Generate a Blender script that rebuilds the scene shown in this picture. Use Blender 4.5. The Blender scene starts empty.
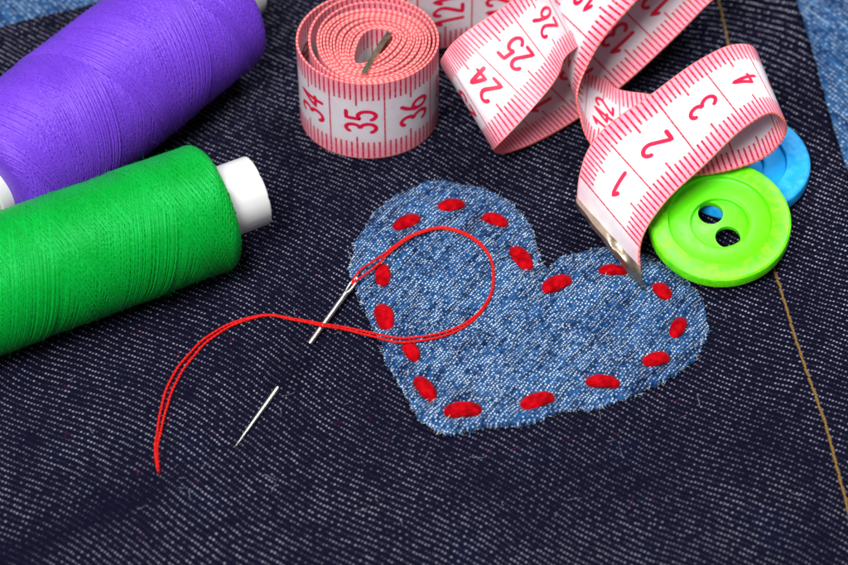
import bpy, bmesh, math, random
import numpy as np
from mathutils import Vector, Matrix

rng = np.random.default_rng(7)
random.seed(7)
V = lambda *a: np.array(a, float)

# ------------------------------------------------------------------ camera, light, exposure
# everything below is laid out in millimetres and written to the meshes in metres
SC = 0.001
PW, PH = 848, 565
ELEV = math.radians(49.0); DIST = 366.0; LENS = 90.0; FPX = PW*LENS/36.0
CAM = V(0, -DIST*math.cos(ELEV), DIST*math.sin(ELEV))
FW = V(0, math.cos(ELEV), -math.sin(ELEV)); UP = V(0, math.sin(ELEV), math.cos(ELEV)); RT = V(1, 0, 0)

scene = bpy.context.scene
COL = scene.collection
cd = bpy.data.cameras.new('camera'); cam = bpy.data.objects.new('camera', cd); COL.objects.link(cam)
cam.location = CAM*SC; cam.rotation_euler = (math.pi/2-ELEV, 0, 0)
cd.lens = LENS; cd.sensor_width = 36.0; cd.clip_start = 0.01; cd.clip_end = 20
cd.dof.use_dof = True; cd.dof.focus_distance = 0.362; cd.dof.aperture_fstop = 20
scene.camera = cam

world = bpy.data.worlds.new('World'); scene.world = world; world.use_nodes = True
bg = world.node_tree.nodes['Background']; bg.inputs[0].default_value = (0.92, 0.95, 1, 1); bg.inputs[1].default_value = 0.12

def area(name, loc, target, size, power, col=(1, 1, 1)):
    l = bpy.data.lights.new(name, 'AREA'); l.shape = 'RECTANGLE'; l.size, l.size_y = size; l.energy = power; l.color = col
    o = bpy.data.objects.new(name, l); COL.objects.link(o); o.location = loc
    o.rotation_euler = (Vector(target)-Vector(loc)).to_track_quat('-Z', 'Y').to_euler()
area('softbox_key', (-0.16, -0.25, 0.48), (0.0, 0.0, 0), (0.24, 0.24), 5.6)
area('softbox_back', (0.16, 0.17, 0.46), (0.01, 0.01, 0), (0.18, 0.18), 2.1)

vs = scene.view_settings
vs.view_transform = 'Standard'; vs.look = 'None'; vs.exposure = 0.0; vs.gamma = 1.0; vs.use_curve_mapping = False

# ------------------------------------------------------------------ helpers
def ray(px, py): return FW+RT*(px-PW/2)/FPX+UP*(PH/2-py)/FPX
def pix(px, py, z=0.0):                                   # a photo pixel on the level z (mm)
    d = ray(px, py); return CAM+d*((z-CAM[2])/d[2])

def sm(a, b, x): t = np.clip((x-a)/(b-a), 0, 1); return t*t*(3-2*t)

def mk(name, verts, faces, mats, parent=None, smooth=True, uv=None, midx=None, attr=None):
    """one mesh object; verts in mm of the place; under a parent they become local to it"""
    v = np.asarray(verts, float)*SC
    q_ = parent
    while q_ is not None: v = v-np.array(q_.location); q_ = q_.parent
    me = bpy.data.meshes.new(name)
    f = np.asarray(faces) if not isinstance(faces, list) else faces
    if isinstance(f, np.ndarray):
        n, k = f.shape
        me.vertices.add(len(v)); me.vertices.foreach_set('co', v.astype(np.float32).ravel())
        me.loops.add(n*k); me.loops.foreach_set('vertex_index', f.astype(np.int32).ravel())
        me.polygons.add(n); me.polygons.foreach_set('loop_start', np.arange(0, n*k, k, dtype=np.int32))
        me.update(calc_edges=True)
    else:
        me.from_pydata(v.tolist(), [], f); me.update()
    if smooth: me.polygons.foreach_set('use_smooth', np.ones(len(me.polygons), bool))
    if uv is not None:
        L = me.uv_layers.new(name='UVMap'); li = np.zeros(len(me.loops), np.int32); me.loops.foreach_get('vertex_index', li)
        L.data.foreach_set('uv', np.asarray(uv, np.float32)[li].ravel())
    if attr is not None:
        for k_, a in attr.items():
            A = me.attributes.new(k_, 'FLOAT', 'POINT'); A.data.foreach_set('value', np.asarray(a, np.float32))
    for m in (mats if isinstance(mats, (list, tuple)) else [mats]): me.materials.append(m)
    if midx is not None: me.polygons.foreach_set('material_index', np.asarray(midx, np.int32))
    o = bpy.data.objects.new(name, me); COL.objects.link(o)
    if parent is not None: o.parent = parent
    return o

def thing(name, label, cat, loc, group=None):
    o = bpy.data.objects.new(name, None); COL.objects.link(o); o.location = np.asarray(loc)*SC
    o.empty_display_size = 0.01
    o['label'] = label; o['category'] = cat
    if group: o['group'] = group
    return o

def gridfaces(nu, nv, wrap_u=False, wrap_v=False):        # index i*nv+j
    i = np.arange(nu if wrap_u else nu-1); j = np.arange(nv if wrap_v else nv-1)
    I, J = np.meshgrid(i, j, indexing='ij'); I2 = (I+1) % nu; J2 = (J+1) % nv
    return np.stack([I*nv+J, I2*nv+J, I2*nv+J2, I*nv+J2], -1).reshape(-1, 4)

def catmull(P, n):                                        # centripetal-like smooth curve through P, n samples, even steps
    P = np.asarray(P, float); d = np.r_[0, np.cumsum(np.linalg.norm(np.diff(P, axis=0), axis=1))]
    t = np.linspace(0, d[-1], n); return hermite(d, P, t)

def hermite(k, P, t):
    P = np.asarray(P, float); k = np.asarray(k, float); m = np.zeros_like(P)
    h = np.diff(k)[:, None]; s = np.diff(P, axis=0)/h
    m[1:-1] = (s[:-1]*h[1:]+s[1:]*h[:-1])/(h[1:]+h[:-1]); m[0] = s[0]; m[-1] = s[-1]
    i = np.clip(np.searchsorted(k, t, side='right')-1, 0, len(k)-2)
    H = h[i]; x = ((t-k[i])/H[:, 0])[:, None]
    return ((2*x**3-3*x**2+1)*P[i]+(x**3-2*x**2+x)*H*m[i]+(-2*x**3+3*x**2)*P[i+1]+(x**3-x**2)*H*m[i+1])

def tube(path, rad, ns=6, cap=True):
    path = np.asarray(path, float); n = len(path); rad = np.broadcast_to(np.asarray(rad, float), (n,))
    T = np.gradient(path, axis=0); T /= np.linalg.norm(T, axis=1)[:, None]+1e-12
    ref = V(0, 0, 1) if abs(T[0][2]) < .9 else V(1, 0, 0)
    N = np.zeros_like(path); nrm = ref-T[0]*(ref@T[0]); nrm /= np.linalg.norm(nrm)
    for i in range(n):
        nrm = nrm-T[i]*(nrm@T[i]); nrm /= np.linalg.norm(nrm); N[i] = nrm
    B = np.cross(T, N); a = np.arange(ns)*2*math.pi/ns
    v = path[:, None]+rad[:, None, None]*(np.cos(a)[None, :, None]*N[:, None]+np.sin(a)[None, :, None]*B[:, None])
    v = v.reshape(-1, 3); f = gridfaces(n, ns, wrap_v=True).tolist()
    if cap: f.append(list(range(ns))[::-1]); f.append([(n-1)*ns+k for k in range(ns)])
    return v, f, (T, N, B)

def merge(parts):
    vs_, fs, o = [], [], 0
    for v, f in parts:
        vs_.append(np.asarray(v)); fs += [[i+o for i in q] for q in (f.tolist() if isinstance(f, np.ndarray) else f)]; o += len(v)
    return np.concatenate(vs_), fs

def fibres(roots, dirs, lens, rad, curl, seg=4):          # many tiny curved hairs, triangular section
    n = len(roots); t = np.linspace(0, 1, seg+1)
    side = np.cross(dirs, rng.normal(size=(n, 3))); side /= np.linalg.norm(side, axis=1)[:, None]+1e-9
    p = roots[:, None]+dirs[:, None]*(lens[:, None]*t)[:, :, None]+side[:, None]*((curl*lens)[:, None]*t*t)[:, :, None]
    b = np.cross(dirs, side); b /= np.linalg.norm(b, axis=1)[:, None]+1e-9
    a = np.arange(3)*2*math.pi/3; r = rad*(1-.6*t)
    q = p[:, :, None]+(np.cos(a)[None, None, :, None]*side[:, None, None]+np.sin(a)[None, None, :, None]*b[:, None, None])*r[None, :, None, None]
    base = gridfaces(seg+1, 3, wrap_v=True); k = (seg+1)*3
    f = (base[None]+np.arange(n)[:, None, None]*k).reshape(-1, 4)
    return q.reshape(-1, 3), f

# ------------------------------------------------------------------ materials
class NT:
    def __init__(s, name):
        s.m = bpy.data.materials.new(name); s.m.use_nodes = True; s.t = s.m.node_tree; s.n = s.t.nodes
        s.p = s.n['Principled BSDF']; s.out = s.n['Material Output']
    def link(s, a, b): s.t.links.new(a, b)
    def put(s, sock, x):
        if isinstance(x, (int, float)): sock.default_value = x
        elif isinstance(x, (tuple, list)): sock.default_value = tuple(x)+((1,) if len(x) == 3 and len(sock.default_value) == 4 else ())
        else: s.link(x, sock)
    def M(s, op, a, b=None, c=None):
        n = s.n.new('ShaderNodeMath'); n.operation = op; s.put(n.inputs[0], a)
        if b is not None: s.put(n.inputs[1], b)
        if c is not None: s.put(n.inputs[2], c)
        return n.outputs[0]
    def step(s, a, b, x):                                  # smoothstep
        n = s.n.new('ShaderNodeMapRange'); n.interpolation_type = 'SMOOTHSTEP'
        s.put(n.inputs['Value'], x); s.put(n.inputs['From Min'], a); s.put(n.inputs['From Max'], b); return n.outputs[0]
    def mix(s, f, a, b):
        n = s.n.new('ShaderNodeMix'); n.data_type = 'RGBA'; s.put(n.inputs[0], f); s.put(n.inputs[6], a); s.put(n.inputs[7], b); return n.outputs[2]
    def uv(s):
        n = s.n.new('ShaderNodeUVMap'); n.uv_map = 'UVMap'; x = s.n.new('ShaderNodeSeparateXYZ'); s.link(n.outputs[0], x.inputs[0])
        return n.outputs[0], x.outputs[0], x.outputs[1]
    def obj(s): return s.n.new('ShaderNodeTexCoord').outputs['Object']
    def vec(s, x, y, z=0.0):
        n = s.n.new('ShaderNodeCombineXYZ'); s.put(n.inputs[0], x); s.put(n.inputs[1], y); s.put(n.inputs[2], z); return n.outputs[0]
    def noise(s, v, scale, detail=3.0, rough=.5):
        n = s.n.new('ShaderNodeTexNoise'); s.put(n.inputs['Vector'], v); n.inputs['Scale'].default_value = scale
        n.inputs['Detail'].default_value = detail; n.inputs['Roughness'].default_value = rough; return n.outputs[0]
    def white(s, v):
        n = s.n.new('ShaderNodeTexWhiteNoise'); n.noise_dimensions = '3D'; s.put(n.inputs[0], v); return n.outputs[0]
    def attr(s, name):
        n = s.n.new('ShaderNodeAttribute'); n.attribute_name = name; return n.outputs['Fac']
    def bump(s, h, strength, dist):
        n = s.n.new('ShaderNodeBump'); n.inputs['Strength'].default_value = strength; n.inputs['Distance'].default_value = dist
        s.put(n.inputs['Height'], h); s.link(n.outputs[0], s.p.inputs['Normal']); return n
    def set(s, **k):
        for a, b in k.items(): s.put(s.p.inputs[a.replace('_', ' ')], b)
        return s

def weave(s, r, q, hw, hl, keep, seed=0.0, jit=.12):
    """weft crossings of a twill: r counts the rows, q the crossings along one; returns dot mask, dot brightness, row profile"""
    rf = s.M('FLOOR', r); q2 = s.M('ADD', q, s.M('MULTIPLY', rf, 0.37)); qf = s.M('FLOOR', q2)
    cell = s.vec(rf, qf, seed); w1 = s.white(cell); w2 = s.white(s.vec(rf, qf, seed+3.3)); w3 = s.white(s.vec(qf, rf, seed+7.7))
    fr = s.M('SUBTRACT', s.M('SUBTRACT', r, rf), s.M('ADD', .5-jit/2, s.M('MULTIPLY', w2, jit)))
    fq = s.M('SUBTRACT', s.M('SUBTRACT', q2, qf), s.M('ADD', .5-jit/2, s.M('MULTIPLY', w3, jit)))
    d = s.M('SQRT', s.M('ADD', s.M('POWER', s.M('DIVIDE', s.M('ABSOLUTE', fr), hw), 2.0), s.M('POWER', s.M('DIVIDE', s.M('ABSOLUTE', fq), hl), 2.0)))
    dot = s.step(1.15, .55, d)
    row = s.M('ABSOLUTE', s.M('SUBTRACT', s.M('SUBTRACT', r, rf), .5))     # 0 in the groove of the row, .5 on the ridge
    bright = s.step(keep, 1.0, w1)
    return dot, bright, row, w2

def denim_dark():
    s = NT('dark_denim'); v, q, r = s.uv(); ten_light = s.attr('tension_light'); o = s.obj()
    q_ = s.M('ADD', q, s.M('MULTIPLY', s.noise(v, .10, 2), 1.6)); r_ = s.M('ADD', r, s.M('MULTIPLY', s.noise(v, .07, 2), .9))
    dot, br, row, w = weave(s, r_, q_, .185, .33, -.25)
    patch = s.step(.33, .62, s.noise(o, 75, 4, .7))
    patch = s.M('MULTIPLY', s.M('ADD', .38, s.M('MULTIPLY', patch, .67)), ten_light)
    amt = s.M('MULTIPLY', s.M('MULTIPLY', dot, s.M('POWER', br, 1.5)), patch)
    yarn = s.M('ADD', s.M('MULTIPLY', s.M('SINE', s.M('MULTIPLY', q_, 6.2832)), .5), .5)
    thin = s.step(.24, .06, row)                                        # weft faintly visible all along the groove
    amt2 = s.M('MAXIMUM', amt, s.M('MULTIPLY', s.M('MULTIPLY', thin, patch), .02))
    fine = s.noise(o, 2600, 2)
    base = s.mix(fine, (.0015, .0014, .005), (.0048, .0046, .0155))
    base = s.mix(s.M('MULTIPLY', s.step(.58, .74, s.noise(o, 70, 2)), .10), base, (.006, .010, .045))
    base = s.mix(s.M('MULTIPLY', s.step(.66, .80, s.noise(o, 240, 3)), .14), base, (.06, .006, .012))
    col = s.mix(amt2, base, (.25, .25, .32))
    s.set(Base_Color=col, Roughness=1.0, Specular_IOR_Level=.02)
    h = s.M('ADD', s.M('ADD', s.M('MULTIPLY', row, 1.2), s.M('MULTIPLY', dot, .35)), s.M('ADD', s.M('MULTIPLY', yarn, .3), s.M('MULTIPLY', fine, .25)))
    s.bump(h, .6, .00028); return s.m

def denim_blue(name, row_mm, dot_mm, ang, dark, mid, pale, dotc, fade=.5, seed=1.0):
    s = NT(name); v, x, y = s.uv(); ca, sa = math.cos(ang), math.sin(ang)
    wob = s.M('MULTIPLY', s.noise(v, .25, 2), 1.1)
    q = s.M('ADD', s.M('MULTIPLY', s.M('ADD', s.M('MULTIPLY', x, ca), s.M('MULTIPLY', y, sa)), 1/dot_mm), wob)
    r = s.M('ADD', s.M('MULTIPLY', s.M('SUBTRACT', s.M('MULTIPLY', y, ca), s.M('MULTIPLY', x, sa)), 1/row_mm), wob)
    dot, br, row, w = weave(s, r, q, .32, .44, .0, seed, .22)
    big = s.noise(v, .11, 4, .6); med = s.noise(v, .6, 2, .5); fine = s.noise(v, 6.0, 2)
    streak = s.noise(s.vec(s.M('MULTIPLY', q, .045), s.M('MULTIPLY', r, .6), seed), 1.0, 2)
    f = s.step(.36, .64, s.M('ADD', s.M('MULTIPLY', big, .5), s.M('ADD', s.M('MULTIPLY', med, .2), s.M('MULTIPLY', streak, .3))))
    base = s.mix(s.step(.40, .62, s.M('ADD', s.M('MULTIPLY', streak, .7), s.M('MULTIPLY', med, .3))), dark, mid)
    base = s.mix(s.M('MULTIPLY', f, fade), base, pale)
    base = s.mix(s.M('MULTIPLY', w, .6), base, dark)
    amt = s.M('MULTIPLY', s.M('MULTIPLY', dot, br), s.M('ADD', .38, s.M('MULTIPLY', f, .72)))
    col = s.mix(amt, base, dotc)
    s.set(Base_Color=col, Roughness=.95, Specular_IOR_Level=.06)
    h = s.M('ADD', s.M('MULTIPLY', dot, s.M('ADD', .5, br)), s.M('ADD', s.M('MULTIPLY', row, .7), s.M('MULTIPLY', fine, .6)))
    s.bump(h, .8, .00025); return s.m

def thread_mat(name, col, dark, rough=.42, sheen=.25, fibre=1500, spec=.3):
    s = NT(name); o = s.obj(); n = s.noise(o, fibre, 3); m = s.noise(o, 120, 3)
    c = s.mix(s.step(.3, .75, s.M('ADD', s.M('MULTIPLY', n, .75), s.M('MULTIPLY', m, .25))), dark, col)
    s.set(Base_Color=c, Roughness=rough, Specular_IOR_Level=spec, Specular_Tint=tuple(k**.35 for k in col), Sheen_Weight=sheen, Sheen_Roughness=.4)
    s.bump(n, .5, .0001); return s.m

def plain(name, col, rough=.5, spec=.5, metal=0.0, var=.06, scale=300, bump=.15, bd=.00008):
    s = NT(name); o = s.obj(); n = s.noise(o, scale, 4, .6)
    c = s.mix(n, tuple(max(0, k*(1-var*2)) for k in col), tuple(min(1, k*(1+var*2)) for k in col))
    s.set(Base_Color=c, Roughness=s.M('ADD', rough-.06, s.M('MULTIPLY', n, .12)), Specular_IOR_Level=spec, Metallic=metal)
    if bump: s.bump(n, bump, bd)
    return s.m

def button_mat(name, col, pale, deep):
    s = NT(name); o = s.obj(); x = s.n.new('ShaderNodeSeparateXYZ'); s.link(o, x.inputs[0])
    rr = s.M('SQRT', s.M('ADD', s.M('POWER', x.outputs[0], 2.0), s.M('POWER', x.outputs[1], 2.0)))
    rim = s.step(.0088, .0092, rr); f = s.step(.42, .62, s.noise(o, 620, 4, .65)); g = s.noise(o, 150, 3)
    c = s.mix(s.M('MULTIPLY', rim, s.M('MULTIPLY', f, .9)), col, pale)
    c = s.mix(s.M('MULTIPLY', s.step(.5, .8, s.noise(o, 480, 3)), s.M('MULTIPLY', rim, .6)), c, deep)
    c = s.mix(s.M('MULTIPLY', g, .08), c, pale)
    s.set(Base_Color=c, Roughness=s.M('ADD', .34, s.M('MULTIPLY', f, .12)), Specular_IOR_Level=.3, Subsurface_Weight=.15, Subsurface_Scale=.002)
    s.p.inputs['Subsurface Radius'].default_value = (1, 1, 1)
    s.bump(s.noise(o, 700, 4, .6), .25, .00008); return s.m

WT = 18.5                                                  # tape width
def tape_mat(name, flip):
    s = NT(name); v, u, w = s.uv()
    e = s.M('MINIMUM', w, s.M('SUBTRACT', WT, w))
    ru = s.M('ROUND', u); d = s.M('ABSOLUTE', s.M('SUBTRACT', u, ru)); m = s.M('FLOORED_MODULO', ru, 10.0)
    cm = s.M('LESS_THAN', s.M('MINIMUM', m, s.M('SUBTRACT', 10.0, m)), .5); five = s.M('LESS_THAN', s.M('ABSOLUTE', s.M('SUBTRACT', m, 5.0)), .5)
    ln = s.M('ADD', 4.1, s.M('MULTIPLY', five, 1.3)); wob = s.M('MULTIPLY', s.M('SUBTRACT', s.noise(v, 2.5, 2), .5), .12)
    tick = s.M('MULTIPLY', s.step(.22, .15, s.M('ADD', d, wob)), s.M('LESS_THAN', e, ln))
    line = s.M('MULTIPLY', s.step(.18, .12, s.M('ADD', d, wob)), cm)
    mark = s.M('MULTIPLY', s.M('MAXIMUM', tick, line), s.M('GREATER_THAN', u, -.35))
    worn = s.M('ADD', .72, s.M('MULTIPLY', s.step(.3, .6, s.noise(v, 1.6, 3)), .28))
    mott = s.noise(v, .5, 3, .6)
    white = s.mix(s.step(.35, .75, mott), (.79, .76, .80), (.80, .67, .72))
    zone = s.M('MULTIPLY', s.step(5.4, 1.2, e), s.M('ADD', .3, s.M('MULTIPLY', s.M('GREATER_THAN', u, 0.0), .7)))
    c = s.mix(s.M('MULTIPLY', zone, .60), white, (.95, .16, .30))
    c = s.mix(s.M('MULTIPLY', mark, worn), c, (.60, .005, .045))
    c = s.mix(s.M('MULTIPLY', s.step(.32, .16, e), .8), c, (.90, .24, .22))
    s.set(Base_Color=c, Roughness=.36, Specular_IOR_Level=.4)
    wv = s.M('ADD', s.M('MULTIPLY', s.M('SINE', s.M('MULTIPLY', u, 15.7)), .5), s.M('MULTIPLY', s.M('SINE', s.M('MULTIPLY', w, 15.7)), .5))
    s.bump(s.M('ADD', wv, s.M('MULTIPLY', s.noise(v, 1.2, 2), 2.0)), .12, .00006)
    tr = s.n.new('ShaderNodeBsdfTranslucent'); s.put(tr.inputs[0], c); mx = s.n.new('ShaderNodeMixShader'); mx.inputs[0].default_value = .30
    s.link(s.p.outputs[0], mx.inputs[1]); s.link(tr.outputs[0], mx.inputs[2]); s.link(mx.outputs[0], s.out.inputs['Surface'])
    return s.m

def tape_edge_mat():
    s = NT('tape_edge'); v, u, w = s.uv(); d = s.M('ABSOLUTE', s.M('SUBTRACT', u, s.M('ROUND', u)))
    c = s.mix(s.M('MULTIPLY', s.step(.34, .16, d), .75), (.92, .24, .21), (.62, .012, .05))
    s.set(Base_Color=c, Roughness=.6); return s.m

M_DARK = denim_dark()
M_HEART = denim_blue('washed_blue_denim', .54, .46, math.radians(52), (.0008, .007, .040), (.005, .044, .165), (.026, .125, .32), (.55, .68, .82), .55)
M_BACK = denim_blue('mid_blue_denim', .95, .7, math.radians(-50), (.002, .018, .075), (.009, .055, .17), (.045, .14, .31), (.34, .45, .60), .7, 5.0)
M_FRAYW = plain('frayed_weft', (.78, .82, .88), .9, .1, var=.1); M_FRAYB = plain('frayed_warp', (.10, .26, .50), .9, .1, var=.2)
M_REDST = thread_mat('red_embroidery_yarn', (.43, .002, .006), (.17, .0, .002), .8, .04, 900, .10)
M_RED = thread_mat('red_sewing_thread', (.64, .012, .010), (.42, .003, .003), .5, .05, 1800)
M_GREEN = thread_mat('green_thread', (.002, .36, .042), (.001, .20, .013), .33, .0, 4000, .65)
M_PURPLE = thread_mat('purple_thread', (.160, .055, .57), (.090, .022, .37), .34, .0, 4000, .65)
M_GOLD = thread_mat('golden_seam_thread', (.27, .155, .035), (.09, .045, .008), .5, .2)
M_CORE = plain('white_plastic', (.60, .60, .59), .38, .45, var=.02, scale=200)
M_METAL = plain('nickel_steel', (.68, .66, .62), .30, .5, 1.0, var=.08, scale=900, bump=.2)
M_CLIP = plain('tarnished_clip_metal', (.46, .38, .28), .33, .5, 1.0, var=.25, scale=420, bump=.5, bd=.0002)
M_GB = button_mat('lime_green_plastic', (.10, .74, .001), (.20, .83, .006), (.04, .54, .001))
M_BB = button_mat('sky_blue_plastic', (.006, .30, .74), (.03, .37, .80), (.003, .23, .64))
M_TF = tape_mat('tape_front', False); M_TE = tape_edge_mat()
M_INK = plain('crimson_print', (.60, .005, .045), .42, .4, var=.12, scale=700, bump=0)
M_LINT = plain('pale_lint', (.5, .47, .5), .9, .1); M_LINTR = plain('red_lint', (.35, .02, .04), .9, .1)

# ------------------------------------------------------------------ the cloth
NE, NT_ = pix(356, 279, 2.0), pix(235, 447, .55)             # needle: eye end and tip
def needle_bump(x, y):
    d = (NT_-NE)[:2]; L = np.linalg.norm(d); d = d/L; n = V(-d[1], d[0])
    t = ((x-NE[0])*d[0]+(y-NE[1])*d[1])/L; c = (x-NE[0])*n[0]+(y-NE[1])*n[1]
    a = sm(.375, .425, t)*(1-sm(.635, .69, t))
    return a*(2.15-.35*(t-.39))*np.exp(-(c/2.2)**2)+.75*sm(.2, .5, t)*(1-sm(.55, .9, t))*np.exp(-(c/7)**2)
CR0, CR1 = pix(-40, 560)[:2], pix(185, 470)[:2]; CD = (CR1-CR0)/np.linalg.norm(CR1-CR0); CN = V(-CD[1], CD[0])
def crease(x, y):                                           # soft crease low on the left
    a = (x-CR0[0])*CD[0]+(y-CR0[1])*CD[1]; c = (x-CR0[0])*CN[0]+(y-CR0[1])*CN[1]; L = np.linalg.norm(CR1-CR0)
    return c, (1-sm(L*.75, L*1.25, a))
def cloth_h(x, y):
    x = np.asarray(x, float); y = np.asarray(y, float)
    front = sm(-12, -45, y)
    h = front*(.55*np.sin(x*.085+y*.05+.6)+.4*np.sin(x*.14-y*.11+2.0))
    h += .25*np.sin(x*.05+1)*np.sin(y*.06)*sm(60, 75, np.abs(x)+0*y)
    c, k = crease(x, y); h = h+k*(1.3*np.exp(-((c-4.5)/4.5)**2)-1.0*np.exp(-(c/3.0)**2))
    sx = SEAM(y); h = h-.35*np.exp(-((x-sx)/1.0)**2)+.25*np.exp(-((x-sx-2.6)/1.8)**2)
    h = h*(1-.9*np.exp(-(((x-NE[0]*.4-NT_[0]*.6)/12)**2+((y-NE[1]*.4-NT_[1]*.6)/16)**2)))
    return h+needle_bump(x, y)
_sp = np.array([pix(*p)[:2] for p in [(716, -60), (719, 0), (726, 31), (774, 267), (801, 354), (826, 423), (847, 499), (868, 590)]])[::-1]
def SEAM(y): return np.interp(y, _sp[:, 1], _sp[:, 0])

er0, er1 = pix(800, 0)[:2], pix(850, 165)[:2]; tl0, tl1 = pix(0, 27)[:2], pix(82, 7)[:2]
def line_x(y): return er0[0]+(er1[0]-er0[0])*(y-er0[1])/(er1[1]-er0[1])
def line_y(x): return tl0[1]+(tl1[1]-tl0[1])*(x-tl0[0])/(tl1[0]-tl0[0])
nx, ny = 400, 330
yb = -75.0
S_, T_ = np.meshgrid(np.linspace(0, 1, nx), np.linspace(0, 1, ny), indexing='ij')
def cloth_xy(s, t):
    yt0 = line_y(-100); x = -100+s*(100+95); yt = np.where(x < -40, line_y(x), line_y(-40)+(x+40)*.12)
    y = yb+t*(yt-yb); xr = line_x(y); xr = np.where(y < 10, line_x(10)+(10-y)*.16, xr)
    return -100+s*(xr+100), y
X, Y = cloth_xy(S_, T_)
wig = .2*np.sin(Y*.12)+.08*np.sin(Y*.9+1)
X = X+wig*sm(.97, 1, S_); Y = Y+.4*np.sin(X*.3)*sm(.97, 1, T_)
Z = cloth_h(X, Y)
ed = np.maximum(sm(.988, 1, S_), sm(.99, 1, T_)); Z = Z*(1-ed)-2.1*ed**2+.5*np.exp(-((S_-.975)/.012)**2)
# twill rows run down to the right; their run and pitch drift with the lie of the cloth
A0 = math.radians(32); tn, nn = V(math.cos(A0), -math.sin(A0)), V(math.sin(A0), math.cos(A0))
warp = 1.5*np.sin(X*.055+.4)*np.cos(Y*.035+.5)+.8*np.sin(X*.11-Y*.06+1.3)+.15*np.sin(X*.21+Y*.17)
warp = warp-7.0e-5*np.maximum(0, X-35)*np.maximum(0, Y)**2
warp = warp-.0028*np.maximum(0, -X-20)*np.maximum(0, -Y-15)*.35
rowc = (X*nn[0]+Y*nn[1]+Z*.6)/1.08+warp; dotc = (X*tn[0]+Y*tn[1])/.59+.4*np.sin(X*.08+Y*.05)
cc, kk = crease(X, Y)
ten_light = 1-.85*kk*np.exp(-((cc+1.5)/3.2)**2)  # flecks dimmed in the crease: cloth pull plus light put into the colour
ten_light = ten_light*(.72+.4*sm(-10, 60, X*.6+Y))*(1-.45*np.exp(-(((X-30)/28)**2+((Y+38)/14)**2)))
P = np.stack([X, Y, Z], -1).reshape(-1, 3)
cloth = mk('dark_denim_cloth', P, gridfaces(nx, ny), M_DARK, uv=np.stack([dotc, rowc], -1).reshape(-1, 2), attr={'tension_light': ten_light.ravel()})
cloth['kind'] = 'structure'; cloth['label'] = 'dark navy denim cloth flecked with rows of white weft dots'

xs, ys = np.meshgrid(np.linspace(-170, 190, 120), np.linspace(-110, 190, 100), indexing='ij')
zz = -3.4+.8*np.sin(xs*.06+.5)*np.sin(ys*.07)+.5*np.sin(xs*.13+ys*.1)
back = mk('blue_denim_cloth', np.stack([xs, ys, zz], -1).reshape(-1, 3), gridfaces(120, 100), M_BACK, uv=np.stack([xs, ys], -1).reshape(-1, 2))
back['kind'] = 'structure'; back['label'] = 'lighter mid-blue denim lying under the dark cloth'

# golden seam: one shared stitch, placed end to end
def pill(L, w, h, ns=10, nl=9, twist=0.0, groove=0.0, ng=8, bend=0.0, bury=.3):
    t = np.linspace(0, 1, nl); a = np.arange(ns)*2*math.pi/ns; v = []
    for k in t:
        e = max(0.0, 1-abs(2*k-1)**2.6)**.5*.97+.03
        for q in a:
            g = 1+groove*math.sin(ng*q+twist*k)
            v.append(((k-.5)*L, w/2*e*math.cos(q)*g+bend*math.sin(k*math.pi), h/2*e*math.sin(q)*g+bury*h*(math.sin(k*math.pi)-.4)))
    f = gridfaces(nl, ns, wrap_v=True).tolist(); f.append(list(range(ns))[::-1]); f.append([(nl-1)*ns+k for k in range(ns)])
    return np.array(v), f
sv, sf = pill(2.3, .52, .42, 7, 6, 3.0, .12, 2)
yy = np.linspace(-66, 88, 2000); sp = np.stack([SEAM(yy), yy], -1); dd = np.r_[0, np.cumsum(np.linalg.norm(np.diff(sp, axis=0), axis=1))]
stm = None
for i, d in enumerate(np.arange(1, dd[-1]-1, 1.98)):
    y = float(np.interp(d, dd, yy)); x = float(SEAM(y)); y2 = float(np.interp(d+.5, dd, yy)); x2 = float(SEAM(y2))
    if stm is None: o = mk('seam_stitch', sv, sf, M_GOLD, cloth); stm = o.data
    else: o = bpy.data.objects.new('seam_stitch', stm); COL.objects.link(o); o.parent = cloth
    z = float(cloth_h(x, y)); o.location = (x*SC+random.uniform(-5, 5)*1e-5, y*SC, (z+.02)*SC)
    zs = float(cloth_h(x2, y2))-z
    o.rotation_euler = (0, -math.atan2(zs, .5), math.atan2(y2-y, x2-x)+random.uniform(-.12, .12)+.10)

# ------------------------------------------------------------------ heart patch
HP = [(352,258),(356,240),(367,222),(384,204),(404,192),(424,184),(441,182),(461,184),(484,190),(503,198),(518,210),(530,225),(536,240),(540,255),(544,266),(549,271),(556,263),(570,255),(590,249),(610,247),(632,249),(650,257),(668,266),(686,279),(698,294),(706,312),(707,330),(703,346),(694,360),(680,371),(664,381),(645,391),(620,400),(600,407),(575,411),(555,414),(540,420),(520,427),(500,427),(480,428),(462,432),(448,435),(436,430),(420,418),(408,402),(398,385),(388,365),(381,345),(372,325),(362,305),(354,285),(350,270)]
ST = [(407,223,30,-24,16),(451,205,29,-10,15),(495,219,28,20,15),(521,258,31,56,17),(557,284,33,-22,17),(613,272,31,2,13),(662,291,22,48,15),(678,327,22,-62,14),(656,360,29,-14,15),(603,382,36,4,14),(537,400,38,-19,16),(463,410,40,-4,17),(425,387,30,52,15),(411,350,22,58,14),(384,316,28,72,18),(382,273,24,86,15)]
HC = pix(510, 330, .9)
hp = np.array([pix(x, y, .7)[:2] for x, y in HP]); nO = 640
loop = catmull(np.c_[np.r_[hp, hp[:1]], np.zeros(len(hp)+1)], nO+1)[:-1, :2]
tang = np.roll(loop, -1, 0)-np.roll(loop, 1, 0); tang /= np.linalg.norm(tang, axis=1)[:, None]; outn = np.c_[tang[:, 1], -tang[:, 0]]
if ((loop-HC[:2])*outn).sum() < 0: outn = -outn
jag = np.convolve(np.r_[rng.normal(size=nO)]*.30, np.ones(3)/3, 'same')+.20*np.sin(np.arange(nO)*.21)*np.sin(np.arange(nO)*.053)
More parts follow.
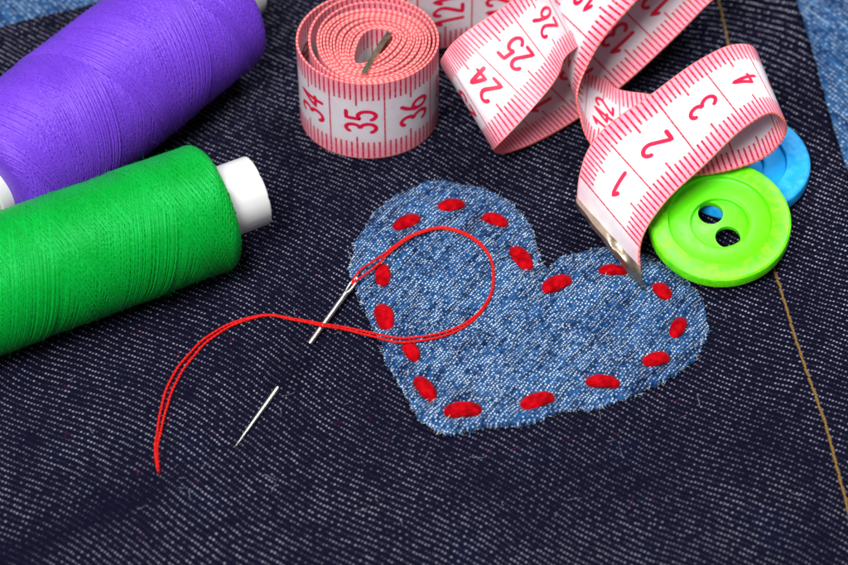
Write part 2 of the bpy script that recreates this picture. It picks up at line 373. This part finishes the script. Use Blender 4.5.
loop = loop+outn*np.clip(jag, -.35, .40)[:, None]
stw = []
for (x, y, L, a, w) in ST:
    p = pix(x, y, 1.2); q = pix(x+math.cos(math.radians(a))*L/2, y+math.sin(math.radians(a))*L/2, 1.2); v = (q-p)[:2]
    stw.append((p[:2], v/np.linalg.norm(v), 2*np.linalg.norm(v), w))
def heart_h(x, y, edge):
    x = np.asarray(x, float); y = np.asarray(y, float); z = 1.25+.35*sm(0, 9, edge)*np.ones(x.shape)
    z = z+.42*np.sin(x*.16+y*.21)*np.sin(y*.13-x*.07+1)+.20*np.sin(x*.42-y*.30+.6*np.sin(y*.2))*sm(2, 8, edge)
    for p, d, L, w in stw:
        a = (x-p[0])*d[0]+(y-p[1])*d[1]; c = -(x-p[0])*d[1]+(y-p[1])*d[0]
        z = z-.80*np.exp(-(c/1.7)**2-(np.maximum(0, np.abs(a)-L*.36)/1.3)**2)+.30*np.exp(-(c/3.5)**2-((np.abs(a)-L*.5-3)/2.2)**2)+.22*np.exp(-((np.abs(c)-3.2)/1.5)**2-(a/(L*.5))**2)
    return z-.42*np.exp(-(edge/1.1)**2)
kr = np.r_[np.linspace(0, .9, 46)[1:], np.linspace(.9, 1, 14)[1:]]
HVx = [HC[0]]; HVy = [HC[1]]; E_ = [20.]
rx = HC[0]+kr[:, None]*(loop[:, 0]-HC[0]); ry = HC[1]+kr[:, None]*(loop[:, 1]-HC[1])
dist = (1-kr)[:, None]*np.linalg.norm(loop-HC[:2], axis=1)[None]
hz = heart_h(rx, ry, dist)+rng.normal(size=rx.shape)*.012+cloth_h(rx, ry)*.6
nr = len(kr); top = np.stack([rx, ry, hz], -1).reshape(-1, 3)
und = np.stack([rx[-1], ry[-1], hz[-1]*0+.05], -1); und[:, :2] -= outn*.18
ctr = np.array([[HC[0], HC[1], float(heart_h(HC[0], HC[1], 20.))]])
Vh = np.concatenate([top, und, ctr]); fh = gridfaces(nr+1, nO, wrap_v=True).tolist(); ci = len(Vh)-1
fh += [[ci, k, (k+1) % nO] for k in range(nO)]
heart = thing('heart_patch', 'heart-shaped faded blue denim patch with thick red running stitches and frayed edge', 'heart patch', (HC[0], HC[1], 0))
fabric = mk('fabric', Vh, fh, M_HEART, heart, uv=Vh[:, :2])
for k, (p, d, L, w) in enumerate(stw):
    pv, pf = pill(L*1.0, w/5.75*1.0, 1.55, 44, 21, 10.0+k*.3, .055, 7, random.uniform(-.12, .12), .35)
    pv = pv+rng.normal(size=pv.shape)*.012
    z0 = float(heart_h(p[0], p[1], 5.))+.34
    R = np.c_[np.r_[d, 0], np.r_[-d[1], d[0], 0], V(0, 0, 1)]
    mk('stitch', pv@R.T+V(p[0], p[1], z0), pf, M_REDST, heart)
# frayed fibres
n = 1500; k = rng.integers(0, len(stw), n); rt_, dt_ = [], []
for q in k:
    p, d, L, w = stw[q]; a = rng.uniform(-.46, .46)*L; c = rng.uniform(-.5, .5)*w/5.75*math.sqrt(max(.05, 1-(2*a/L)**2))
    rt_.append((p[0]+d[0]*a-d[1]*c, p[1]+d[1]*a+d[0]*c, float(heart_h(p[0], p[1], 5.))+.75)); dt_.append((d[0]*rng.normal()-d[1]*np.sign(c)*.6, d[1]*rng.normal()+d[0]*np.sign(c)*.6, rng.uniform(-.3, .5)))
dt_ = np.array(dt_); dt_ /= np.linalg.norm(dt_, axis=1)[:, None]
fv, ff = fibres(np.array(rt_), dt_, rng.uniform(.2, .8, n), .022, rng.normal(size=n)*.8); o = mk('stitch_fuzz', fv, ff, M_REDST, heart); o['kind'] = 'stuff'
n = 2600; k = rng.integers(0, nO, n); fz = rng.uniform(.15, .9, n)
root = np.c_[loop[k]-outn[k]*.25, fz]
dr = np.c_[outn[k]+tang[k]*rng.normal(size=(n, 1))*.9, rng.normal(size=n)*.35]; dr /= np.linalg.norm(dr, axis=1)[:, None]
ln = rng.gamma(2.0, .11, n).clip(.10, 1.2)
fv, ff = fibres(root, dr, ln, .075, rng.normal(size=n)*.9)
mi = np.repeat((rng.random(n) < .5).astype(int), 12)
o = mk('frayed_edge', fv, ff, [M_FRAYW, M_FRAYB], fabric, midx=mi); o['kind'] = 'stuff'
# loose yarn ends lying on the faded surface
n = 900; k = rng.integers(0, nO, n); s_ = rng.random(n)**.5*.97
rr = HC[:2]+s_[:, None]*(loop[k]-HC[:2]); ang = rng.normal(size=n)*.35+math.radians(52)
root = np.c_[rr, heart_h(rr[:, 0], rr[:, 1], (1-s_)*25)+.02]; dr = np.c_[np.cos(ang), np.sin(ang), rng.uniform(-.02, .22, n)]
fv, ff = fibres(root, dr, rng.uniform(.25, .8, n), .045, rng.normal(size=n)*.3)
o = mk('surface_fluff', fv, ff, M_FRAYW, fabric); o['kind'] = 'stuff'

# ------------------------------------------------------------------ needle and thread
need = thing('sewing_needle', 'thin silver needle pinned through the dark denim beside the heart', 'needle', (NE+NT_)/2*V(1, 1, 0))
d = NT_-NE; L = np.linalg.norm(d); d /= L; sd = np.cross(d, V(0, 0, 1)); sd /= np.linalg.norm(sd)
tt = np.r_[np.linspace(3.6/L, .8, 20), np.linspace(.82, 1, 14)]
rad = np.where(tt < .62, .50, .50*np.sqrt(np.clip(1-((tt-.62)/.38)**1.6, 0.004, 1)))
v1, f1, _ = tube(NE+d*(tt*L)[:, None], rad, 14)
mk('shaft', v1, f1, M_METAL, need)
parts = []
for sg in (1, -1):
    t = np.linspace(0, 1, 14); off = .38*np.sin(np.clip(t, 0, 1)*math.pi)**.6
    pth = NE+d*(t*3.9-.2)[:, None]+sd*(sg*off)[:, None]
    v, f, _ = tube(pth, .26+.16*np.abs(2*t-1)**2, 8); parts.append((v, f))
v, f = merge(parts); mk('eye', v, f, M_METAL, need)

TP = [(353,285),(357,278),(372,266),(395,247),(420,233),(445,228),(468,235),(486,252),(493,275),(490,299),(475,318),(452,332),(425,339),(398,340),(370,334),(340,328),(300,320),(262,316),(240,321),(210,338),(182,366),(168,397),(159,432),(157,458),(159,472)]
def inheart(x, y):
    th = math.atan2(y-HC[1], x-HC[0]); la = np.arctan2(loop[:, 1]-HC[1], loop[:, 0]-HC[0]); i = int(np.argmin(np.abs(np.angle(np.exp(1j*(la-th))))))
    return np.linalg.norm(loop[i]-HC[:2])-math.hypot(x-HC[0], y-HC[1])
base = np.array([pix(x, y, 1.5) for x, y in TP]); c2 = catmull(base, 900); kx = np.linspace(0, 1, 900); c2[:, 0] += .18*np.sin(kx*41)*np.sin(kx*17)+.03*np.sin(kx*143); c2[:, 1] += .18*np.sin(kx*37+1)*np.sin(kx*23)+.03*np.sin(kx*121+2)
zt = []
dn = (NT_-NE)/np.linalg.norm(NT_-NE)
for i, p in enumerate(c2):
    e = inheart(p[0], p[1]); z = float(cloth_h(p[0], p[1]))
    if e > -.6: z = max(z, float(heart_h(p[0], p[1], max(e, 0.)))*float(sm(-.6, .1, e)))
    for q, dd_, LL, w in stw:
        a = (p[0]-q[0])*dd_[0]+(p[1]-q[1])*dd_[1]; c = -(p[0]-q[0])*dd_[1]+(p[1]-q[1])*dd_[0]
        if abs(a) < LL*.6 and abs(c) < w/11: z = max(z, 2.1*math.sqrt(max(0, 1-(a/(LL*.6))**2)))
    if i > 60:
        w_ = (p-NE)[:2]; a = w_@dn[:2]; c = abs(w_[0]*dn[1]-w_[1]*dn[0])
        if 0 < a < 40 and c < 2.2: z = max(z, (NE[2]+dn[2]*a+.5)*(1-c/3.5))
    zt.append(z)
zt = np.array(zt); kz = np.ones(31)/31; zm = np.array([zt[max(0, i-9):i+10].max() for i in range(len(zt))])
zt = np.convolve(np.pad(zm, 15, mode='edge'), kz, 'valid')
zt[:40] = np.linspace(NE[2]-.1, zt[40], 40)
zn = zt+.33; c2 = c2+(CAM-c2)*((zn-c2[:, 2])/(CAM[2]-c2[:, 2]))[:, None]
red = thing('red_thread', 'doubled red sewing thread looping from the needle over the heart and dark denim', 'thread', (c2[450][0], c2[450][1], 0))
T = np.gradient(c2, axis=0); T /= np.linalg.norm(T, axis=1)[:, None]; Sd = np.cross(T, V(0, 0, 1)); Sd /= np.linalg.norm(Sd, axis=1)[:, None]
ss = np.r_[0, np.cumsum(np.linalg.norm(np.diff(c2, axis=0), axis=1))]; LT = ss[-1]
for sg in (1, -1):
    sepr = .24+.30*np.exp(-((ss-LT*.80)/9)**2)+.35*np.exp(-((ss-4.0)/3.0)**2)+.18*np.sin(ss*.13)
    ph = np.where(ss < 8, 0, .9*np.sin(ss*.11))
    ctr_ = c2+Sd*(sg*sepr*np.cos(ph))[:, None]+V(0, 0, 1)*(np.abs(np.sin(ph))*.14*sg+.08)[:, None]
    ctr_[:25] = ctr_[:25]*(np.linspace(0, 1, 25)**.7)[:, None]+(NE+d*1.3+V(0, 0, .2))*(1-np.linspace(0, 1, 25)**.7)[:, None]
    if sg < 0: ctr_ = ctr_[:-6]
    T2 = np.gradient(ctr_, axis=0); T2 /= np.linalg.norm(T2, axis=1)[:, None]; N2 = np.cross(T2, V(0, 0, 1)); N2 /= np.linalg.norm(N2, axis=1)[:, None]; B2 = np.cross(T2, N2)
    s2 = ss[:len(ctr_)]; parts = []
    for ply in (0, math.pi):
        a = s2*2*math.pi/1.5+ply
        v, f, _ = tube(ctr_+.10*(np.cos(a)[:, None]*N2+np.sin(a)[:, None]*B2), .135, 6); parts.append((v, f))
    v, f = merge(parts); mk('strand', v, f, M_RED, red)
n = 260; i = np.r_[rng.integers(870, 899, 60), rng.integers(20, 899, 200)]; dr = rng.normal(size=(n, 3))*V(1, 1, .3)+T[i]*1.0; dr /= np.linalg.norm(dr, axis=1)[:, None]
fv, ff = fibres(c2[i], dr, rng.uniform(.25, .9, n), .02, rng.normal(size=n)*.4); o = mk('fuzz', fv, ff, M_RED, red); o['kind'] = 'stuff'

# ------------------------------------------------------------------ spools
def spool(name, label, x0, y0, phi, R, t0, t1, c0, c1, rc, mat, lead, tw, seed):
    g = np.random.default_rng(seed); ax = V(math.cos(phi), math.sin(phi), 0); nb = V(-ax[1], ax[0], 0); kz = V(0, 0, 1)
    L = t1-t0; zc = R+.35; org = V(x0, y0, zc)+ax*t0
    sp_ = thing(name, label, 'thread spool', (x0, y0, 0))
    def prof(x):                                            # soft shoulders at both ends, faint unevenness between
        e = np.minimum(x, L-x); return R-2.2*np.clip(1-e/2.6, 0, 1)**2.2+.04*np.sin(x*.45+seed)+.02*np.sin(x*1.3)
    def place(x, th, r): return org+ax*x[..., None]+(r*np.cos(th))[..., None]*nb+(r*np.sin(th))[..., None]*kz
    # inner body
    xs_ = np.r_[0, np.linspace(0, L, 60), L]; th = np.linspace(0, 2*math.pi, 96, endpoint=False)
    pr = prof(xs_)-.26; pr[0] = rc; pr[-1] = rc
    XX, TT = np.meshgrid(xs_, th, indexing='ij')
    mk('inner_winding', place(XX, TT, np.repeat(pr[:, None], 96, 1)).reshape(-1, 3), gridfaces(len(xs_), 96, wrap_v=True), mat, sp_)
    # cross-wound yarn laid down pass after pass, each a yarn's width further round
    per = round(2*L/lead)+(tw*.93/math.cos(math.atan(lead/(2*math.pi*R))))/lead
    lead = 2*L/per; npass = int(2*lead/tw*1.3); nt = int(L/lead*44)
    vs_, th0 = [], 0.0; faces = []; off = 0
    for k in range(npass):
        a, b = g.uniform(0, .5), L-g.uniform(0, .5)
        u = np.linspace(0, 1, nt); x = a+(b-a)*u if k % 2 == 0 else b-(b-a)*u
        wob = .05*np.sin(u*9+k)+g.normal()*.06
        x = x+wob*np.sin(u*math.pi); th = th0+u*2*math.pi*L/lead; th0 = th[-1]
        if g.random() < .06: th0 += g.normal()*.05
        r = prof(x)-.28+.28*(k/npass)+g.normal()*.012
        dx = (tw/2)*math.cos(math.atan(lead/(2*math.pi*R))); dth = -(tw/2)*math.sin(math.atan(lead/(2*math.pi*R)))/R*(1 if k % 2 == 0 else -1)
        sg = 1 if k % 2 == 0 else -1
        c = np.stack([place(x-dx, th-dth, r-.11), place(x-dx*.55, th-dth*.55, r+.075), place(x+dx*.55, th+dth*.55, r+.075), place(x+dx, th+dth, r-.11)], 1)
        f = gridfaces(nt, 4)
        if sg < 0: f = f[:, ::-1]
        vs_.append(c.reshape(-1, 3)); faces.append(f+off); off += nt*4
    wd = mk('thread_winding', np.concatenate(vs_), np.concatenate(faces), mat, sp_)
    # fuzz
    n = 3600; x = g.uniform(.2, L-.2, n); th = g.uniform(0, 2*math.pi, n); r = prof(x)+.02
    root = place(x, th, r); rad_ = (np.cos(th)[:, None]*nb+np.sin(th)[:, None]*kz)
    dr = rad_*g.uniform(.15, .8, n)[:, None]+g.normal(size=(n, 3))*.6; dr /= np.linalg.norm(dr, axis=1)[:, None]
    root = root[root[:, 2] > .7]; dr = dr[:len(root)]
    fv, ff = fibres(root, dr, g.gamma(2, .22, len(root)).clip(.1, 1.5), .016, g.normal(size=len(root))*.8, 3)
    o = mk('fuzz', fv, ff, mat, wd); o['kind'] = 'stuff'
    # hollow plastic core with nicked rims
    nth = 72; th = np.linspace(0, 2*math.pi, nth, endpoint=False)
    nick = .12*(np.sin(th*9+seed) > .8)+.03*np.sin(th*4+1)
    prof_c = [(c0, rc-1.1), (c0, rc-.15), (c0+.25, rc), (c1-.3, rc), (c1, rc-.2), (c1, rc-1.1)]
    cv = []
    for i_, (x, r) in enumerate(prof_c):
        xx = x-t0+(nick if i_ in (4, 5) else 0)*-1.0+(nick*.4 if i_ == 3 else 0)*-1.0
        cv.append(place(np.full(nth, 1.0)*xx, th, np.full(nth, float(r))))
    mk('core', np.concatenate(cv), gridfaces(len(prof_c), nth, wrap_u=True, wrap_v=True), M_CORE, sp_)
    return sp_
spool('thread_spool', 'green sewing thread spool lying on its side with white core end showing', -55, -2.53, .4718, 11.3, -30, 22.6, -37, 29.6, 6.2, M_GREEN, 19.5, .29, 3)
spool('thread_spool', 'larger purple sewing thread spool lying behind the green one', -55, 35.35, .9093, 13.3, -32, 27.2, -34.5, 33.8, 6.6, M_PURPLE, 22.5, .29, 5)

# ------------------------------------------------------------------ buttons
def button(name, label, cat, mat, ctr_top, normal, rot, R=12.3, th=3.0):
    prof = [(0, 0), (R-1.0, 0), (R-.35, .18), (R, .7), (R, th-.55), (R-.12, th-.22), (R-.45, th), (9.15, th+.02), (8.95, th-.08), (8.75, th-.75), (8.5, th-.9), (5.6, th-1.05), (5.15, th-1.07), (5.0, th-1.17), (4.9, th-1.95), (4.7, th-2.05), (0, th-2.05)]
    ns = 128; bm = bmesh.new(); rings = []
    for r, z in prof:
        if r == 0: rings.append([bm.verts.new((0, 0, z*SC))]); continue
        rings.append([bm.verts.new((r*SC*math.cos(2*math.pi*k/ns), r*SC*math.sin(2*math.pi*k/ns), z*SC)) for k in range(ns)])
    for a, b in zip(rings, rings[1:]):
        for k in range(ns):
            k2 = (k+1) % ns
            if len(a) == 1: bm.faces.new((a[0], b[k2], b[k]))
            elif len(b) == 1: bm.faces.new((a[k], a[k2], b[0]))
            else: bm.faces.new((a[k], a[k2], b[k2], b[k]))
    bmesh.ops.recalc_face_normals(bm, faces=bm.faces[:]); me = bpy.data.meshes.new('button_blank'); bm.to_mesh(me); bm.free()
    blank = bpy.data.objects.new('button_blank', me); COL.objects.link(blank)
    cm_ = bpy.data.meshes.new('hole_cutter'); bm = bmesh.new()
    for sg in (1, -1):
        bmesh.ops.create_cone(bm, cap_ends=True, segments=40, radius1=2.2*SC, radius2=2.2*SC, depth=.02, matrix=Matrix.Translation((sg*2.8*SC, 0, 0)))
    bm.to_mesh(cm_); bm.free(); cut = bpy.data.objects.new('hole_cutter', cm_); COL.objects.link(cut)
    md = blank.modifiers.new('b', 'BOOLEAN'); md.object = cut; md.operation = 'DIFFERENCE'; md.solver = 'EXACT'
    bpy.context.view_layer.update(); dg = bpy.context.evaluated_depsgraph_get()
    res = bpy.data.meshes.new_from_object(blank.evaluated_get(dg)); res.name = name
    bpy.data.objects.remove(blank); bpy.data.objects.remove(cut)
    res.materials.clear(); res.materials.append(mat)
    for p in res.polygons: p.use_smooth = True
    try: res.set_sharp_from_angle(angle=math.radians(32))
    except Exception: pass
    o = bpy.data.objects.new(name, res); COL.objects.link(o)
    nz = Vector(normal).normalized(); q = Vector((0, 0, 1)).rotation_difference(nz)
    o.rotation_mode = 'QUATERNION'; o.rotation_quaternion = q @ Matrix.Rotation(rot, 3, 'Z').to_quaternion()
    o.location = (Vector(ctr_top)-nz*th)*SC
    o['label'] = label; o['category'] = cat; return o
tb = pix(737, 158, 3.4)
button('sewing_button', 'sky blue round plastic button lying flat, half under the green one', 'button', M_BB, tb, (0, 0, 1), .9, 13.2)
tg = pix(720, 219, 6.2)
tl = math.radians(11.5); dxy = V(tb[0]-tg[0], tb[1]-tg[1]); dxy /= np.linalg.norm(dxy)
button('sewing_button', 'lime green two-hole button leaning on the blue one', 'button', M_GB, tg, (-dxy[0]*math.sin(tl), -dxy[1]*math.sin(tl), math.cos(tl)), math.radians(-62))

# ------------------------------------------------------------------ measuring tape: one ribbon, cross-section by cross-section
def sec(u, A, zA, B):
    a = pix(A[0], A[1], zA); d = ray(*B); d = d/np.linalg.norm(d); w = CAM-a; b_ = w@d; c_ = w@w-WT**2; q = b_*b_-c_
    return u, a, CAM+d*(-b_+(math.sqrt(q) if q > 0 else 0))
CX, CY = pix(369, 160)[0], pix(369, 160)[1]+11.7
SEC = [
 sec(-5.5, (640,274), 3.6, (577,206)), sec(0, (640,247), 7.2, (580,175)), sec(10, (664,204), 10.5, (600,133)), sec(20, (705,165), 15, (651,95)), sec(30, (747,126), 18.5, (697,62)),
 sec(37, (772,113), 20, (730,46)), sec(43, (785,122), 18, (752,47)), sec(48, (785,135), 14, (757,60)), sec(54, (768,155), 11, (742,85)),
 sec(64, (715,173), 10, (690,101)), sec(74, (660,174), 8.5, (645,94)), sec(80, (622,166), 7.5, (619,90)), sec(86, (592,145), 8.5, (603,80)),
 sec(93, (580,115), 12, (578,72)), sec(100, (577,92), 16, (562,66)), sec(110, (597,47), 20, (549,1)), sec(120, (640,-3), 25, (575,-50)),
 sec(130, (680,-43), 29, (615,-92)), sec(140, (715,-76), 31, (650,-122)), sec(148, (735,-85), 28, (672,-130)), sec(155, (742,-62), 22, (680,-112)), sec(161, (730,-22), 18, (668,-80)),
 sec(170, (700,12), 14, (640,-48)), sec(180, (663,49), 10, (602,-11)), sec(190, (622,86), 5.5, (562,26)), sec(200, (580,117), 2.2, (520,57)),
 sec(212, (534,143), 1.2, (474,80)), sec(220, (506,153), 2.6, (448,75)), sec(225, (496,153), 5.5, (440,60)), sec(230, (500,146), 9, (443,53)),
 sec(240, (533,108), 14, (461,36)), sec(250, (558,76), 18.5, (505,6)), sec(256, (565,58), 20.5, (528,-14)),
 (262, V(27.5,41,17.5), V(21.5,58,18.5)), (269, V(28,48,11), V(22,65,12)), (277, V(22,57,3), V(20,65,19)), (285, V(14,61,.7), V(13.5,62,19.2)), (294, V(5,59.4,.5), V(5,59.4,19)),
]
def coil(t):                                               # t counts turns from the back of the coil
    K = [0, 1, 2, 3, 15.0]; al = math.pi/2+2*math.pi*t
    l = np.interp(t, [0, .6, 1.25, 2.25, 3.2, 15], [12.8, 12.6, 10.5, 9.0, 8.5, 1.7]); r = np.interp(t, K, [13, 12.3, 11.6, 10.8, 3.9]); f = np.interp(t, K, [11.7, 11.25, 10.85, 10.45, 6.5]); k = np.interp(t, K, [12.6, 11.7, 9.9, 8.0, 2.3])
    c, s_ = math.cos(al), math.sin(al); yr = s_*(k if s_ > 0 else f); return V(CX+c*(r if c > 0 else l)+.34*(yr+1.5)*float(sm(3, 15, t)), CY+yr, 0)
cpts = [coil(t) for t in np.arange(0, 14.9, 1/28)]; cp = np.array(cpts); cl = np.r_[0, np.cumsum(np.linalg.norm(np.diff(cp, axis=0), axis=1))]
fi = 14; u_front = 347.0; u0 = u_front-cl[fi]
SEC = [s_ for s_ in SEC if s_[0] < u0-6]
for i, p in enumerate(cpts):
    zz_ = .35+cloth_h(p[0], p[1])*0; lift = .25*math.sin(i*.13)*(i > 90)
    SEC.append((u0+cl[i], p+V(0, 0, zz_+lift), p+V(0, 0, zz_+WT+lift)))
# loose tail crossing the eye of the coil
e0, e1 = pix(391, 33, 19), pix(364, 76, 19); last = SEC[-1]
ul = last[0]
for fr in (0.12, .34):
    p = e0+(e1-e0)*fr; ul += 3.2; SEC.append((ul, V(p[0], p[1], .8), V(p[0], p[1], .8+WT)))
KU = np.array([s_[0] for s_ in SEC]); KA = np.array([s_[1] for s_ in SEC]); KB = np.array([s_[2] for s_ in SEC])
def tape_at(u):
    u = np.atleast_1d(np.asarray(u, float)); a = hermite(KU, KA, u); b = hermite(KU, KB, u); m = (a+b)/2; w = b-a; w /= np.linalg.norm(w, axis=1)[:, None]
    h = .3; a2, b2 = hermite(KU, KA, np.minimum(u+h, KU[-1])), hermite(KU, KB, np.minimum(u+h, KU[-1])); a1, b1 = hermite(KU, KA, np.maximum(u-h, KU[0])), hermite(KU, KB, np.maximum(u-h, KU[0]))
    t = (a2+b2-a1-b1); t -= w*(t*w).sum(1)[:, None]; t /= np.linalg.norm(t, axis=1)[:, None]
    return m, w, t, np.cross(t, w)
TH = .36
def tape_point(u, v, off=0.0):
    m, w, t, n = tape_at(u); return m+w*(np.asarray(v)-WT/2)[:, None]+n*off
tape = thing('measuring_tape', 'white and pink measuring tape with red numerals, one end coiled, other over buttons', 'measuring tape', (CX+30, CY, 0))
US = np.arange(-5.5, KU[-1], .6); m, w, t, nrm = tape_at(US); nU = len(US)
vv = np.array([0, .15, 3, 6.2, 9.25, 12.3, 15.5, WT-.15, WT]); cup = np.zeros_like(vv)
rows_f = m[:, None]+w[:, None]*(vv-WT/2)[None, :, None]+nrm[:, None]*TH/2
rows_b = m[:, None]+w[:, None]*(vv-WT/2)[None, :, None]-nrm[:, None]*TH/2
nv = len(vv); Vt = np.concatenate([rows_f.reshape(-1, 3), rows_b.reshape(-1, 3)])
uvf = np.stack(np.meshgrid(US, vv, indexing='ij'), -1).reshape(-1, 2); nF = nU*nv
ff_ = gridfaces(nU, nv); fb_ = ff_[:, ::-1]+nF
ia = np.arange(nU-1)
e1_ = np.stack([ia*nv, ia*nv+nF, (ia+1)*nv+nF, (ia+1)*nv], -1); e2_ = np.stack([ia*nv+nv-1, (ia+1)*nv+nv-1, (ia+1)*nv+nv-1+nF, ia*nv+nv-1+nF], -1)
Fall = np.concatenate([ff_, fb_, e1_, e2_]); mid = np.r_[np.zeros(len(ff_)), np.zeros(len(fb_)), np.ones(len(e1_)*2)]
band = mk('band', Vt, Fall, [M_TF, M_TE], tape, uv=np.concatenate([uvf, uvf]), midx=mid)
band.data.set_sharp_from_angle(angle=math.radians(50))

def arc(cx, cy, rx, ry, a0, a1, n=14):
    a = np.radians(np.linspace(a0, a1, n)); return [(cx+rx*math.cos(k), cy+ry*math.sin(k)) for k in a]
DIG = {  # strokes in a box 0..1 wide, 0..2 high
 '0': [arc(.5, 1, .45, .95, 0, 360, 26)], '1': [[(.2, 1.5), (.62, 1.95), (.62, .05)]],
 '2': [arc(.5, 1.47, .42, .47, 165, -35, 14)+[(.08, .08), (.95, .08)]],
 '3': [arc(.47, 1.5, .40, .45, 150, -85, 13)+arc(.47, .53, .46, .50, 85, -155, 15)],
 '4': [[(.72, .05), (.72, 1.95), (.05, .62), (.98, .62)]],
 '5': [[(.88, 1.92), (.22, 1.92), (.14, 1.05)]+arc(.46, .60, .47, .57, 128, -150, 16)],
 '6': [[(.80, 1.92), (.42, 1.5), (.12, .95)]+arc(.50, .56, .43, .52, 165, 525, 24)],
 '7': [[(.05, 1.92), (.92, 1.92), (.38, .05)]],
 '8': [arc(.5, 1.5, .36, .42, 0, 360, 22), arc(.5, .55, .45, .51, 0, 360, 24)],
 '9': [arc(.50, 1.42, .43, .52, -15, 345, 24)+[(.86, 1.0), (.58, .45), (.22, .05)]]}
def strokes_mesh(txt, hgt, wid, gap, pw):
    """text laid flat: x along the reading direction, y up; centred"""
    V2, F2 = [], []; tot = len(txt)*wid+(len(txt)-1)*gap
    for i, ch in enumerate(txt):
        for st in DIG[ch]:
            p = np.array(st)*V(wid, hgt/2)+V(i*(wid+gap)-tot/2, -hgt/2)
            sp_ = [p[0]]
            for a, b in zip(p, p[1:]):
                k = max(1, int(np.linalg.norm(b-a)/.35)); sp_ += [a+(b-a)*j/k for j in range(1, k+1)]
            p = np.array(sp_); T = np.gradient(p, axis=0); T /= np.linalg.norm(T, axis=1)[:, None]+1e-9; N = np.c_[-T[:, 1], T[:, 0]]
            # round ends
            n = len(p); rr = np.full(n, pw/2); o = len(V2)
            ext = [p[0]-T[0]*pw*.42]+list(p)+[p[-1]+T[-1]*pw*.42]; Ne = [N[0]]+list(N)+[N[-1]]; re = [pw*.22]+list(rr)+[pw*.22]
            for q, nn_, r in zip(ext, Ne, re): V2 += [q+nn_*r, q-nn_*r]
            for j in range(len(ext)-1): F2.append([o+2*j, o+2*j+1, o+2*j+3, o+2*j+2])
    return np.array(V2), F2
def numeral(txt, uc, vc, rev):
    v2, f2 = strokes_mesh(txt, 5.6, 2.35 if len(txt) < 3 else 2.1, .75 if len(txt) < 3 else .55, .78)
    sg = 1 if rev else -1                                   # reading direction runs across the tape; tops point to the zero end (front)
    uu = uc+sg*v2[:, 1]; vv_ = vc+v2[:, 0]
    P_ = tape_point(uu, vv_, (TH/2+.035)*(-1 if rev else 1))
    mk('numeral', P_, f2, M_INK, band, smooth=True)
for n in range(1, 44): numeral(str(n), n*10-4.3, WT/2, False)
for n in range(7, 34): numeral(str(151-n), n*10-5.6, WT/2, True)

# metal end clips, folded over both ends
def clip_mesh(secs, th, name):
    parts = []; nS = len(secs); vrow = np.linspace(-.25, WT+.25, 25)
    out = []
    for side in (1, -1):
        for (m_, w_, n_) in secs:
            out.append([m_+w_*(q-WT/2)+n_*(side*th/2+.10*math.sin(q*1.15)) for q in vrow])
    A = np.array(out).reshape(-1, 3); nv_ = len(vrow); f = gridfaces(nS, nv_).tolist(); f += (gridfaces(nS, nv_)[:, ::-1]+nS*nv_).tolist()
    o = nS*nv_
    for i in range(nS-1):
        f.append([i*nv_, i*nv_+o, (i+1)*nv_+o, (i+1)*nv_]); j = nv_-1; f.append([i*nv_+j, (i+1)*nv_+j, (i+1)*nv_+j+o, i*nv_+j+o])
    for j in range(nv_-1):
        f.append([j, j+1, j+1+o, j+o]); i = (nS-1)*nv_; f.append([i+j, i+j+o, i+j+1+o, i+j+1])
    ob = mk(name, A, f, M_CLIP, tape); ob.data.set_sharp_from_angle(angle=math.radians(45)); return ob
_, a8, b8 = sec(-8, (646,293), 1.5, (581,211)); m0, w0, t0_, n0 = [q[0] for q in tape_at([-4.3])]
mE = (a8+b8)/2; wE = (b8-a8)/np.linalg.norm(b8-a8); secs = []
for k in np.linspace(0, 1, 9):
    mm = m0+(mE-m0)*k+n0*0.9*math.sin(k*math.pi)*.5; ww = w0*(1-k)+wE*k; ww /= np.linalg.norm(ww); tn_ = (mE-m0); tn_ = tn_-ww*(tn_@ww); nn_ = np.cross(-tn_/np.linalg.norm(tn_), ww)
    secs.append((mm, ww, nn_))
clip_mesh(secs, .8, 'end_clip')
wz = V(0, 0, 1); dirc = (e1-e0)*V(1, 1, 0); Lc = np.linalg.norm(dirc); dirc /= Lc; nc = np.cross(dirc, wz)
secs = [(V(e0[0], e0[1], .9+WT/2)+dirc*(Lc*(.05+.95*k))+nc*.15*math.sin(k*3.1), wz, nc) for k in np.linspace(0, 1, 7)]
clip_mesh(secs, 1.0, 'end_clip')

# ------------------------------------------------------------------ lint on the dark cloth
n = 120; lx = rng.uniform(-60, 62, n); ly = rng.uniform(-50, 5, n); hd = rng.uniform(0, 2*math.pi, n)
dr = np.c_[np.cos(hd), np.sin(hd), np.full(n, .03)]
fv, ff = fibres(np.c_[lx, ly, cloth_h(lx, ly)+.12], dr, rng.uniform(.6, 2.6, n), .02, rng.normal(size=n)*.5, 6)
o = mk('lint', fv, ff, [M_LINT, M_LINTR], midx=np.repeat((rng.random(n) < .5).astype(int), 18)); o['kind'] = 'stuff'; o['label'] = 'tiny pale and red lint hairs on the dark denim'; o['category'] = 'lint'
